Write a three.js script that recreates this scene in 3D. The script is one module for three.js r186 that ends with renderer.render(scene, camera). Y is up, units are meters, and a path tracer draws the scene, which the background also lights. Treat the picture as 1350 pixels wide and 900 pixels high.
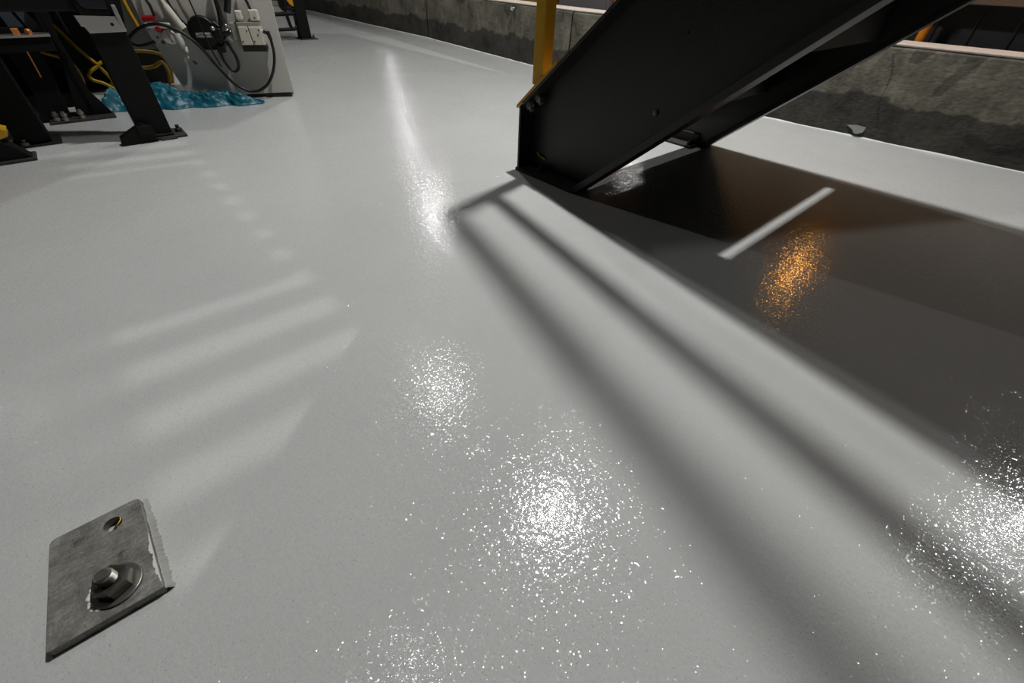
import * as THREE from 'three';
import { mergeGeometries, toCreasedNormals } from 'three/addons/utils/BufferGeometryUtils.js';
import { RoundedBoxGeometry } from 'three/addons/geometries/RoundedBoxGeometry.js';

// ---------------------------------------------------------------- camera, light, exposure
const scene = new THREE.Scene();
scene.background = new THREE.Color(0x000000);
const camera = new THREE.PerspectiveCamera(77.79, 1350 / 900, 0.02, 120);
camera.position.set(0, 0.56, 0);
camera.rotation.order = 'YXZ';
camera.rotation.set(THREE.MathUtils.degToRad(-41.33), 0, THREE.MathUtils.degToRad(2.393));
scene.add(camera);

const renderer = new THREE.WebGLRenderer({ antialias: true });
renderer.toneMapping = THREE.LinearToneMapping;
renderer.toneMappingExposure = 0.51;
renderer.shadowMap.enabled = true;

// lamps of the hall: [w, a, height, candela, kind]   (w across, a along the staircase, see P)
const LAMP_HEIGHT = 4.5, CANDELA = 62;
const HALL_LAMPS = [   // [w, a, height, share, kind, what its glint on the floor looks like]
  [1.907, -1.275, 3.94, 1.65, 'high_bay', 'large glint at the middle bottom of the floor'],         // over the foot of the stairs
  [2.25, -4.00, 4.5, 0.65, 'high_bay', 'round glint just left of the floor centre'],               // a row running away down the hall
  [5.66, -9.38, 4.5, 1.3, 'high_bay', 'near end of the long glint left of the stairs'],
  [8.35, -15.07, 4.5, 1.3, 'high_bay', 'middle of the long glint left of the stairs'],
  [11.6, -21.6, 4.5, 1.3, 'high_bay', 'upper part of the long glint left of the stairs'],
  [14.8, -28.1, 4.5, 1.3, 'high_bay', 'far tip of the long glint below the concrete wall'],
  [6.56, 2.45, 4.5, 1.35, 'high_bay', 'glint at the right edge of the floor'],                      // right of the stairs
  [12.0, -7.66, 4.5, 0.45, 'small', 'faint glint in the shade under the stairs'],
  [-2.79, -7.66, 4.5, 0.05, 'small', 'faint glint at the left edge of the floor'],
  [9.20, -0.52, 6.8, 4.3, 'flood', ''],                                                          // beyond the slatted guard
  [0.04, -1.31, 4.5, 0.07, 'small', 'glint at the bottom edge of the floor'],
];

// ---------------------------------------------------------------- frame of the place, helpers
const PHI = THREE.MathUtils.degToRad(42.92);
const CW = Math.cos(PHI), SW = Math.sin(PHI);
const P = (w, y, a) => new THREE.Vector3(CW * w + SW * a, y, -SW * w + CW * a);  // w: towards the kerb wall, a: the way the stairs climb

let seed = 1234567;
const rnd = () => { seed = (seed * 1664525 + 1013904223) >>> 0; return seed / 4294967296; };
const used = {};
function numbered(n) { const k = used[n] = (used[n] ?? -1) + 1; return k ? `${n}_${String(k).padStart(3, '0')}` : n; }
const V2 = (x, y) => new THREE.Vector2(x, y), V3 = (x, y, z) => new THREE.Vector3(x, y, z);

function shadowed(m) { m.castShadow = true; m.receiveShadow = true; return m; }
function thing(name, label, category, [w, y, a] = [0, 0, 0], turn = 0, group) {
  const o = new THREE.Group(); o.name = numbered(name);
  o.position.copy(P(w, y, a)); o.rotation.y = PHI + turn;
  o.userData = { label, category }; if (group) o.userData.group = group;
  scene.add(o); return o;
}
function merge(list) {
  const flat = list.flat(Infinity).map(g => { const n = g.index ? g.toNonIndexed() : g.clone(); for (const k of Object.keys(n.attributes)) if (!['position', 'normal', 'uv'].includes(k)) n.deleteAttribute(k); return n; });
  return flat.length === 1 ? flat[0] : mergeGeometries(flat);
}
function part(name, geos, mat, parent, label) {
  const m = shadowed(new THREE.Mesh(merge([geos]), mat)); m.name = name;
  if (label) m.userData.label = label;
  parent.add(m); return m;
}
function struct(name, geos, mat, parent, pos, turn = 0) {
  const m = part(name, geos, mat, parent ?? scene);
  if (!parent) { m.userData.kind = 'structure'; m.rotation.y = PHI + turn; if (pos) m.position.copy(P(...pos)); }
  return m;
}
// geometry helpers; all axis names (x, y, z) = (w, y, a)
const bx = (x0, x1, y0, y1, z0, z1, r = 0) => {
  const w = x1 - x0, h = y1 - y0, d = z1 - z0;
  const g = r ? new RoundedBoxGeometry(w, h, d, 2, Math.min(r, w / 2.01, h / 2.01, d / 2.01)) : new THREE.BoxGeometry(w, h, d);
  g.translate((x0 + x1) / 2, (y0 + y1) / 2, (z0 + z1) / 2); return g;
};
const cyl = (p0, p1, r0, r1 = r0, n = 20) => {
  const a = V3(...p0), b = V3(...p1), d = b.clone().sub(a), g = new THREE.CylinderGeometry(r1, r0, d.length(), n);
  g.applyQuaternion(new THREE.Quaternion().setFromUnitVectors(V3(0, 1, 0), d.clone().normalize()));
  g.translate(...a.add(b).multiplyScalar(0.5).toArray()); return g;
};
const tube = (pts, r, seg = 60, n = 10, tension = 0.5) => new THREE.TubeGeometry(new THREE.CatmullRomCurve3(pts.map(p => V3(...p)), false, 'catmullrom', tension), seg, r, n);
const lathe = (pts, n = 28) => new THREE.LatheGeometry(pts.map(p => V2(...p)), n);
// a polygon in the (z, y) plane, thick along x from x0 to x1
function slabX(poly, x0, x1, bevel = 0) {
  const s = new THREE.Shape(poly.map(p => V2(-p[0], p[1])));
  const g = new THREE.ExtrudeGeometry(s, { depth: x1 - x0 - 2 * bevel, bevelEnabled: bevel > 0, bevelSize: bevel, bevelThickness: bevel, bevelOffset: -bevel, bevelSegments: 2, curveSegments: 8 });
  g.translate(0, 0, bevel); g.rotateY(Math.PI / 2); g.translate(x0, 0, 0); return g;
}
// a polygon in the (x, y) plane, thick along z from z0 to z1
function slabZ(poly, z0, z1, bevel = 0, holes = []) {
  const s = new THREE.Shape(poly.map(p => V2(p[0], p[1])));
  for (const [hx, hy, hr] of holes) { const h = new THREE.Path(); h.absarc(hx, hy, hr, 0, Math.PI * 2, true); s.holes.push(h); }
  const g = new THREE.ExtrudeGeometry(s, { depth: z1 - z0 - 2 * bevel, bevelEnabled: bevel > 0, bevelSize: bevel, bevelThickness: bevel, bevelOffset: -bevel, bevelSegments: 2, curveSegments: 16 });
  g.translate(0, 0, z0 + bevel); return g;
}
// hexagon prism standing on y0 (bolt heads, nuts) with chamfered corners
function hexNut(x, y0, z, af, h, bore = 0, spin = 0) {
  const s = new THREE.Shape(); const R = af / Math.sqrt(3) - h * 0.02;
  for (let k = 0; k < 6; k++) { const t = spin + k * Math.PI / 3; (k ? s.lineTo : s.moveTo).call(s, R * Math.cos(t), R * Math.sin(t)); }
  s.closePath();
  if (bore) { const p = new THREE.Path(); p.absarc(0, 0, bore, 0, Math.PI * 2, true); s.holes.push(p); }
  const b = h * 0.09, g = new THREE.ExtrudeGeometry(s, { depth: h - 2 * b, bevelEnabled: true, bevelSize: b, bevelThickness: b, bevelSegments: 2, curveSegments: 20 });
  g.rotateX(-Math.PI / 2); g.translate(x, y0 + b, z); return g;
}
// threaded stud: rings along the axis
function stud(x, y0, y1, z, r, pitch = 0.0022) {
  const pts = [[0.0001, y0], [r * 0.9, y0]]; let y = y0;
  while (y + pitch < y1 - 0.002) { pts.push([r * 0.86, y + pitch * 0.1], [r, y + pitch * 0.5], [r * 0.86, y + pitch * 0.9]); y += pitch; }
  pts.push([r * 0.86, y1 - 0.002], [r * 0.7, y1], [0.0001, y1]);
  const g = lathe(pts, 24).toNonIndexed(); g.computeVertexNormals(); g.translate(x, 0, z); return g;
}
function uvMetres(g) {              // box-projected uv in metres
  const n = g.index ? g.toNonIndexed() : g; n.computeVertexNormals();
  const p = n.attributes.position, q = n.attributes.normal, uv = new Float32Array(p.count * 2);
  for (let i = 0; i < p.count; i++) {
    const ax = Math.abs(q.getX(i)), ay = Math.abs(q.getY(i)), az = Math.abs(q.getZ(i));
    let u, v; if (ay >= ax && ay >= az) { u = p.getX(i); v = p.getZ(i); } else if (ax >= az) { u = p.getZ(i); v = p.getY(i); } else { u = p.getX(i); v = p.getY(i); }
    uv[2 * i] = u; uv[2 * i + 1] = v;
  }
  n.setAttribute('uv', new THREE.BufferAttribute(uv, 2)); return n;
}

// ---------------------------------------------------------------- textures
function lattice(n) { const a = new Float32Array(n * n); for (let i = 0; i < a.length; i++) a[i] = rnd() * 2 - 1; return a; }
function gradLattice(n) { const a = new Float32Array(n * n * 2); for (let i = 0; i < n * n; i++) { const t = rnd() * Math.PI * 2; a[2 * i] = Math.cos(t); a[2 * i + 1] = Math.sin(t); } return a; }
function addPerlin(out, W, H, nx, ny, amp) {   // tiling gradient noise
  const n = Math.max(nx, ny), L = gradLattice(n);
  for (let j = 0; j < H; j++) {
    const fy = j / H * ny, y0 = Math.floor(fy), ty = fy - y0, v = ty * ty * ty * (ty * (ty * 6 - 15) + 10), r0 = (y0 % ny) * n, r1 = ((y0 + 1) % ny) * n;
    for (let i = 0; i < W; i++) {
      const fx = i / W * nx, x0 = Math.floor(fx), tx = fx - x0, u = tx * tx * tx * (tx * (tx * 6 - 15) + 10), c0 = x0 % nx, c1 = (x0 + 1) % nx;
      const k00 = 2 * (r0 + c0), k10 = 2 * (r0 + c1), k01 = 2 * (r1 + c0), k11 = 2 * (r1 + c1);
      const a = L[k00] * tx + L[k00 + 1] * ty, b = L[k10] * (tx - 1) + L[k10 + 1] * ty, c = L[k01] * tx + L[k01 + 1] * (ty - 1), d = L[k11] * (tx - 1) + L[k11 + 1] * (ty - 1);
      out[j * W + i] += amp * ((a + (b - a) * u) * (1 - v) + (c + (d - c) * u) * v);
    }
  }
}
function dataTex(W, H, fn, { srgb = false, float = false, rx = 1, ry = 1 } = {}) {
  const d = float ? new Float32Array(W * H * 4) : new Uint8Array(W * H * 4);
  const c = [0, 0, 0];
  for (let j = 0; j < H; j++) for (let i = 0; i < W; i++) {
    fn(i, j, c); const k = 4 * (j * W + i);
    for (let m = 0; m < 3; m++) d[k + m] = float ? c[m] : Math.max(0, Math.min(255, Math.round(c[m] * 255)));
    d[k + 3] = float ? 1 : 255;
  }
  const t = new THREE.DataTexture(d, W, H, THREE.RGBAFormat, float ? THREE.FloatType : THREE.UnsignedByteType);
  t.wrapS = t.wrapT = THREE.RepeatWrapping; t.magFilter = THREE.LinearFilter; t.minFilter = THREE.LinearMipmapLinearFilter; t.generateMipmaps = true;
  if (srgb) t.colorSpace = THREE.SRGBColorSpace;
  t.repeat.set(rx, ry); t.needsUpdate = true; return t;
}
// floor relief: orange-peel waves of the rolled coat, and small flat flakes of broadcast grit, each lying at its own tilt
const FLOOR_TILE = 1.0, FN = 2048;
const floorH = new Float32Array(FN * FN), tiltX = new Float32Array(FN * FN), tiltY = new Float32Array(FN * FN);
addPerlin(floorH, FN, FN, 60, 60, 0.26);
addPerlin(floorH, FN, FN, 150, 150, 0.23);
addPerlin(floorH, FN, FN, 300, 300, 0.10);
const TEXEL = FLOOR_TILE * 1000 / FN;                          // millimetres; heights above are millimetres too
for (let j = 0; j < FN; j++) for (let i = 0; i < FN; i++) {
  const k = j * FN + i, i1 = (i + 1) % FN, j1 = (j + 1) % FN;
  tiltX[k] = (floorH[j * FN + i1] - floorH[k]) / TEXEL; tiltY[k] = (floorH[j1 * FN + i] - floorH[k]) / TEXEL;
}
for (let k = 0; k < 320000; k++) {
  const cx = rnd() * FN, cy = rnd() * FN, r = 0.9 + 1.0 * rnd(), m = -0.12 * Math.log(1 - 0.995 * rnd()), t = rnd() * Math.PI * 2, sx = m * Math.cos(t), sy = m * Math.sin(t), R = Math.ceil(r + 1);
  for (let y = -R; y <= R; y++) for (let x = -R; x <= R; x++) {
    const d = Math.hypot(x - cx % 1, y - cy % 1), f = Math.max(0, Math.min(1, r + 0.5 - d)); if (!f) continue;
    const K = ((Math.floor(cy) + y + FN) % FN) * FN + (Math.floor(cx) + x + FN) % FN;
    tiltX[K] += (sx - tiltX[K]) * f; tiltY[K] += (sy - tiltY[K]) * f;
  }
}
const floorNormal = dataTex(FN, FN, (i, j, c) => { const k = j * FN + i, l = 1 / Math.hypot(tiltX[k], tiltY[k], 1); c[0] = 0.5 - 0.5 * tiltX[k] * l; c[1] = 0.5 - 0.5 * tiltY[k] * l; c[2] = 0.5 + 0.5 * l; }, { float: true, rx: 1 / FLOOR_TILE, ry: 1 / FLOOR_TILE });
const cloud = new Float32Array(1024 * 1024);
for (const [n, a] of [[3, 1], [7, 0.8], [15, 0.6], [40, 0.35], [120, 0.25], [340, 0.3]]) addPerlin(cloud, 1024, 1024, n, n, a);
const floorColor = dataTex(1024, 1024, (i, j, c) => { const v = cloud[j * 1024 + i]; c[0] = 0.732 + 0.016 * v; c[1] = 0.734 + 0.016 * v; c[2] = 0.722 + 0.015 * v; }, { srgb: true, rx: 1 / 3.1, ry: 1 / 3.1 });

// cast concrete of the kerb: drips and streaks, pits, a dark wet-looking stain with a ragged edge along the foot
const KW = 1024, KH = 256, KL = 5.2, KTOP = 0.42;
const streak = new Float32Array(KW * KH), mott = new Float32Array(KW * KH), fine = new Float32Array(KW * KH), edge = new Float32Array(KW * KH);
for (const [nx, ny, a] of [[40, 3, 1], [110, 5, 0.8], [220, 9, 0.5]]) addPerlin(streak, KW, KH, nx, ny, a);
for (const [nx, ny, a] of [[16, 2, 1], [40, 4, 0.8], [90, 8, 0.6]]) addPerlin(mott, KW, KH, nx, ny, a);
for (const [nx, ny, a] of [[256, 24, 1], [500, 50, 0.8]]) addPerlin(fine, KW, KH, nx, ny, a);
for (const [nx, ny, a] of [[9, 1, 1], [22, 2, 0.8], [60, 5, 0.5], [140, 12, 0.35]]) addPerlin(edge, KW, KH, nx, ny, a);
const crackAt = y => 0.965 + 0.008 * Math.sin(y * 31) + (0.30 - y) * 0.25;
const kerbColor = dataTex(KW, KH, (i, j, c) => {
  const k = j * KW + i, y = j / KH * KTOP;
  let v = 0.40 + 0.08 * streak[k] + 0.09 * mott[k] + 0.06 * fine[k];
  const reach = 0.165 + 0.05 * edge[k];
  const st = Math.max(0, Math.min(1, (reach - y) / 0.012));
  v *= 1 - 0.42 * st; if (mott[k] < -0.55) v *= 0.8;
  if (fine[k] > 0.95 && st > 0.5) v += 0.22;
  const u = i / KW * KL, crack = Math.abs(u - crackAt(y)) - 0.0035 - 0.003 * Math.abs(edge[k]);
  if (y < 0.33 && y > 0.05 && crack < 0) v *= 0.72;
  for (const [du, dr, dh] of [[1.06, 0.05, 0.06], [1.24, 0.045, 0.16]]) { const q = Math.abs(u - du + (KTOP - 0.05 - y) * 0.4) / dr + 0.35 * edge[k]; if (y > 0.366 - dh && y < 0.36 && q < 0.75 * (1 - (0.366 - y) / dh * 0.6)) v *= 0.78; }
  c[0] = v * 1.02; c[1] = v * 0.98; c[2] = v * 0.86;
}, { srgb: true, rx: 1 / KL, ry: 1 / KTOP });
const kerbBump = dataTex(KW, KH, (i, j, c) => { const k = j * KW + i; c[0] = c[1] = c[2] = 0.5 + 0.16 * streak[k] + 0.14 * mott[k] + 0.16 * fine[k] - (mott[k] < -0.8 ? 0.2 : 0); }, { rx: 1 / KL, ry: 1 / KTOP });

const worn = new Float32Array(512 * 512), wornFine = new Float32Array(512 * 512), wornDir = new Float32Array(512 * 512);
for (const [n, a] of [[5, 1], [12, 0.8], [30, 0.6]]) addPerlin(worn, 512, 512, n, n, a);
for (const [n, a] of [[60, 1], [140, 0.8]]) addPerlin(wornFine, 512, 512, n, n, a);
for (const [nx, ny, a] of [[6, 40, 1], [14, 90, 0.7]]) addPerlin(wornDir, 512, 512, nx, ny, a);
const galvColor = dataTex(512, 512, (i, j, c) => {
  const k = j * 512 + i; let v = 0.49 + 0.09 * worn[k] + 0.07 * wornFine[k] + 0.06 * wornDir[k];
  if (wornDir[k] + 0.7 * wornFine[k] > 0.95) v += 0.14; if (worn[k] < -0.75) v -= 0.06;
  c[0] = v * 1.0; c[1] = v * 0.985; c[2] = v * 0.93;
}, { srgb: true, rx: 1 / 0.15, ry: 1 / 0.15 });
const galvRough = dataTex(512, 512, (i, j, c) => { const k = j * 512 + i; c[0] = c[1] = c[2] = 0.56 + 0.12 * worn[k] + 0.1 * wornFine[k]; }, { rx: 1 / 0.15, ry: 1 / 0.15 });
const fineBump = dataTex(512, 512, (i, j, c) => { const k = j * 512 + i; c[0] = c[1] = c[2] = 0.5 + 0.2 * worn[k] + 0.25 * wornFine[k]; }, { rx: 1 / 0.25, ry: 1 / 0.25 });

// ---------------------------------------------------------------- materials
const std = (o) => new THREE.MeshStandardMaterial(o);
const M = {
  floor: new THREE.MeshPhysicalMaterial({ map: floorColor, normalMap: floorNormal, roughness: 0.085, ior: 1.5, specularIntensity: 0.65 }),
  kerb: std({ map: kerbColor, bumpMap: kerbBump, bumpScale: 0.006, roughness: 0.85 }),
  kerbCap: std({ color: 0xb9aca0, roughness: 0.75, bumpMap: fineBump, bumpScale: 0.004 }),
  rim: std({ color: 0x9c9c96, roughness: 0.6 }),
  lip: std({ color: 0xd8d6d0, roughness: 0.3 }),
  blackSteel: std({ color: 0x1a1917, roughness: 0.42, bumpMap: fineBump, bumpScale: 0.0004 }),
  blackFrame: new THREE.MeshPhysicalMaterial({ specularIntensity: 0.5, color: 0x050606, roughness: 0.55, bumpMap: fineBump, bumpScale: 0.0005 }),
  darkPlate: std({ color: 0x2b2926, roughness: 0.6 }),
  navy: std({ color: 0x10151f, roughness: 0.4 }),
  blueGrey: std({ color: 0x3a4148, roughness: 0.5 }),
  yellow: std({ color: 0xb88a10, roughness: 0.42 }),
  tieYellow: std({ color: 0xf0cf50, roughness: 0.4 }),
  hoseYellow: std({ color: 0xa5830f, roughness: 0.45 }),
  galv: std({ map: galvColor, roughnessMap: galvRough, roughness: 1, metalness: 0.3, bumpMap: fineBump, bumpScale: 0.0006 }),
  zinc: std({ color: 0xa8a59c, roughness: 0.32, metalness: 0.9 }),
  zincDark: std({ color: 0x6b6861, roughness: 0.38, metalness: 0.9 }),
  bright: std({ color: 0xc9c8c4, roughness: 0.3, metalness: 0.85 }),
  brass: std({ color: 0x9b7a3c, roughness: 0.4, metalness: 0.9 }),
  copper: std({ color: 0xc07a4a, roughness: 0.45, metalness: 0.6 }),
  orangeWood: std({ color: 0xc47c3c, roughness: 0.7 }),
  panel: std({ color: 0xbdbcb5, roughness: 0.5, bumpMap: fineBump, bumpScale: 0.0003 }),
  panelDim: std({ color: 0x8f8e86, roughness: 0.55 }),
  cream: std({ color: 0xcdc8ba, roughness: 0.5 }),
  rubber: std({ color: 0x121212, roughness: 0.45 }),
  plasticBlack: std({ color: 0x0c0c0c, roughness: 0.4 }),
  red: std({ color: 0x8e1018, roughness: 0.4 }),
  dial: std({ color: 0xb9b8b0, roughness: 0.4 }),
  needle: std({ color: 0x1a1a1a, roughness: 0.5 }),
  teal: new THREE.MeshPhysicalMaterial({ color: 0x0c5868, roughness: 0.45, side: THREE.DoubleSide }),
  hallWall: std({ color: 0x6f6c66, roughness: 0.9 }),
  ceiling: std({ color: 0x4c4a46, roughness: 0.9 }),
  guard: std({ color: 0x17181a, roughness: 0.7 }),
  wire: std({ color: 0x34332f, roughness: 0.5, metalness: 0.5 }),
  rustBeam: std({ color: 0x5c4c3e, roughness: 0.85, bumpMap: fineBump, bumpScale: 0.002 }),
  tan: std({ color: 0xa8843f, roughness: 0.7 }),
  greyBox: std({ color: 0x6c6a68, roughness: 0.6 }),
  orange: std({ color: 0xc87408, roughness: 0.45 }),
  paper: std({ color: 0x8d918f, roughness: 0.8 }),
  lampBody: std({ color: 0x77787a, roughness: 0.5, metalness: 0.6 }),
  lampGlow: std({ color: 0xffffff, emissive: 0xfff4e6, emissiveIntensity: 4, roughness: 0.5 }),
  amberGlow: std({ color: 0xff9a20, emissive: 0xffae48, emissiveIntensity: 110, roughness: 0.3 }),
};

// ---------------------------------------------------------------- the hall
const X0 = -12, X1 = 18, Z0 = -34, Z1 = 11, HT = 7.4;
struct('floor', uvMetres(bx(X0, X1, -0.2, 0, Z0, Z1)), M.floor);
struct('ceiling', bx(X0, X1, HT, HT + 0.2, Z0, Z1), M.ceiling);
struct('wall_left', bx(X0 - 0.2, X0, -0.2, HT + 0.2, Z0, Z1), M.hallWall);
struct('wall_right', bx(X1, X1 + 0.2, -0.2, HT + 0.2, Z0, Z1), M.hallWall);
struct('wall_back', bx(X0 - 0.2, X1 + 0.2, -0.2, HT + 0.2, Z0 - 0.2, Z0), M.hallWall);
struct('wall_front', bx(X0 - 0.2, X1 + 0.2, -0.2, HT + 0.2, Z1, Z1 + 0.2), M.hallWall);

// low cast concrete kerb wall, three pours with open joints between them
{
  const kerb = new THREE.Group(); kerb.name = 'wall_kerb'; kerb.userData = { kind: 'structure' }; kerb.rotation.y = PHI; scene.add(kerb);
  const top = 0.366, thick = 0.24;
  function pour(w0, a0, w1, a1, n) {
    const L = Math.hypot(w1 - w0, a1 - a0), gap = 0.006;
    const pos = [], uv = [], idx = []; const prof = [[0, 0], [0.004, top - 0.018], [0.018, top - 0.004], [0.03, top]];
    const U = [0, top - 0.02, top - 0.002, top + 0.012];
    const ux = (a1 - a0) / L, uz = (w1 - w0) / L;           // along (a, w)
    for (let i = 0; i <= n; i++) for (let k = 0; k < prof.length; k++) {
      const s = gap + (L - 2 * gap) * i / n, chip = k ? (rnd() - 0.5) * 0.006 : 0, off = prof[k][0] + (k === 1 || k === 2 ? Math.abs(chip) : 0);
      pos.push(w0 + uz * s + ux * off, prof[k][1] + (k === 2 ? chip * 0.6 : 0), a0 + ux * s - uz * off); uv.push(s + a0 * 0.37, U[k]);
    }
    const m = prof.length;
    for (let i = 0; i < n; i++) for (let k = 0; k < m - 1; k++) { const p = i * m + k; idx.push(p, p + 1, p + m, p + 1, p + m + 1, p + m); }
    const g = new THREE.BufferGeometry(); g.setAttribute('position', new THREE.Float32BufferAttribute(pos, 3)); g.setAttribute('uv', new THREE.Float32BufferAttribute(uv, 2)); g.setIndex(idx); g.computeVertexNormals();
    const face = g;
    // core behind the face, and the pale top
    const core = new THREE.BoxGeometry(thick - 0.032, top - 0.004, L - 2 * gap); core.translate(0.031 + (thick - 0.032) / 2, (top - 0.004) / 2, L / 2);
    const cap = new RoundedBoxGeometry(thick - 0.012, 0.008, L - 2 * gap, 2, 0.003); cap.translate(0.014 + (thick - 0.012) / 2, top - 0.001, L / 2);
    const turn = Math.atan2(w1 - w0, a1 - a0);
    for (const q of [core, cap]) { q.rotateY(turn); q.translate(w0, 0, a0); }
    const seg = part('wall_segment', [toSame(face), uvMetres(core)], M.kerb, kerb);
    part('wall_cap', uvMetres(cap), M.kerbCap, seg, 'pale flaking top face');
    return seg;
  }
  function toSame(g) { const n = g.toNonIndexed(); return n; }
  pour(3.9, -33.9, 2.885, -4.55, 60);
  pour(2.885, -4.55, 2.655, -2.4, 40);
  pour(2.655, -2.4, 3.13, 10.9, 90);
  // the coating turned up against the foot of the wall: thin ragged white lip
  const lipPts = [[3.9, -33.9], [2.885, -4.55], [2.655, -2.4], [3.13, 10.9]];
  for (let k = 0; k < 3; k++) {
    const [w0, a0] = lipPts[k], [w1, a1] = lipPts[k + 1], L = Math.hypot(w1 - w0, a1 - a0), n = 160;
    const pos = [], idx = [];
    for (let i = 0; i <= n; i++) {
      const t = i / n, w = w0 + (w1 - w0) * t, a = a0 + (a1 - a0) * t, r = 0.004 + 0.004 * rnd();
      pos.push(w - 0.006 - 0.003 * rnd(), 0.0005, a, w - 0.002, r * 0.6, a, w + 0.003, r, a);
    }
    for (let i = 0; i < n; i++) for (let q = 0; q < 2; q++) { const p = i * 3 + q; idx.push(p, p + 1, p + 3, p + 1, p + 4, p + 3); }
    const g = new THREE.BufferGeometry(); g.setAttribute('position', new THREE.Float32BufferAttribute(pos, 3)); g.setIndex(idx); g.computeVertexNormals();
    part('coating_lip', g, M.lip, kerb, 'thin white ragged edge of floor coating');
  }
}

// ---------------------------------------------------------------- lamps
const lampBodyG = lathe([[0.001, 0.24], [0.05, 0.24], [0.06, 0.18], [0.10, 0.15], [0.17, 0.03], [0.175, 0.0], [0.165, 0.0], [0.15, 0.03], [0.001, 0.04]]);
const lampDiscG = lathe([[0.001, 0.002], [0.13, 0.002], [0.14, 0.008], [0.14, 0.016], [0.001, 0.016]]);
for (const [w, a, h, k, kind, seen] of HALL_LAMPS) {
  const s = kind === 'small' ? 0.45 : kind === 'flood' ? 0.6 : 1;
  const t = kind === 'high_bay' ? thing('high_bay_lamp', `high bay lamp seen as the ${seen}`, 'lamp', [w, h, a], 0, 'high bay lamps under the hall ceiling')
    : kind === 'flood' ? thing('flood_lamp', 'strong flood lamp that throws the pale stripes over the floor at left', 'lamp', [w, h, a])
    : thing('small_lamp', `small round ceiling lamp seen as the ${seen}`, 'lamp', [w, h, a], 0, 'small round ceiling lamps');
  const body = part('housing', lampBodyG.clone().scale(s, s, s), M.lampBody, t);
  part('rod', cyl([0, 0.24 * s, 0], [0, HT - h, 0], 0.012, 0.012, 10), M.lampBody, t);
  part('lens', lampDiscG.clone().scale(s, s, s), M.lampGlow, t).castShadow = false;
  body.castShadow = false;
  const L = new THREE.SpotLight(0xffffff, CANDELA * k, 0, 1.5, kind === 'flood' ? 0.15 : 1, 2);
  L.position.set(0, -0.012, 0); L.target.position.set(0, -3, 0); L.castShadow = true; L.shadow.radius = kind === 'high_bay' ? 4 : 2; L.shadow.mapSize.set(1024, 1024); L.shadow.camera.near = 0.05;
  L.name = 'lamp_light'; L.target.name = 'lamp_aim'; t.add(L, L.target);
}

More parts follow.
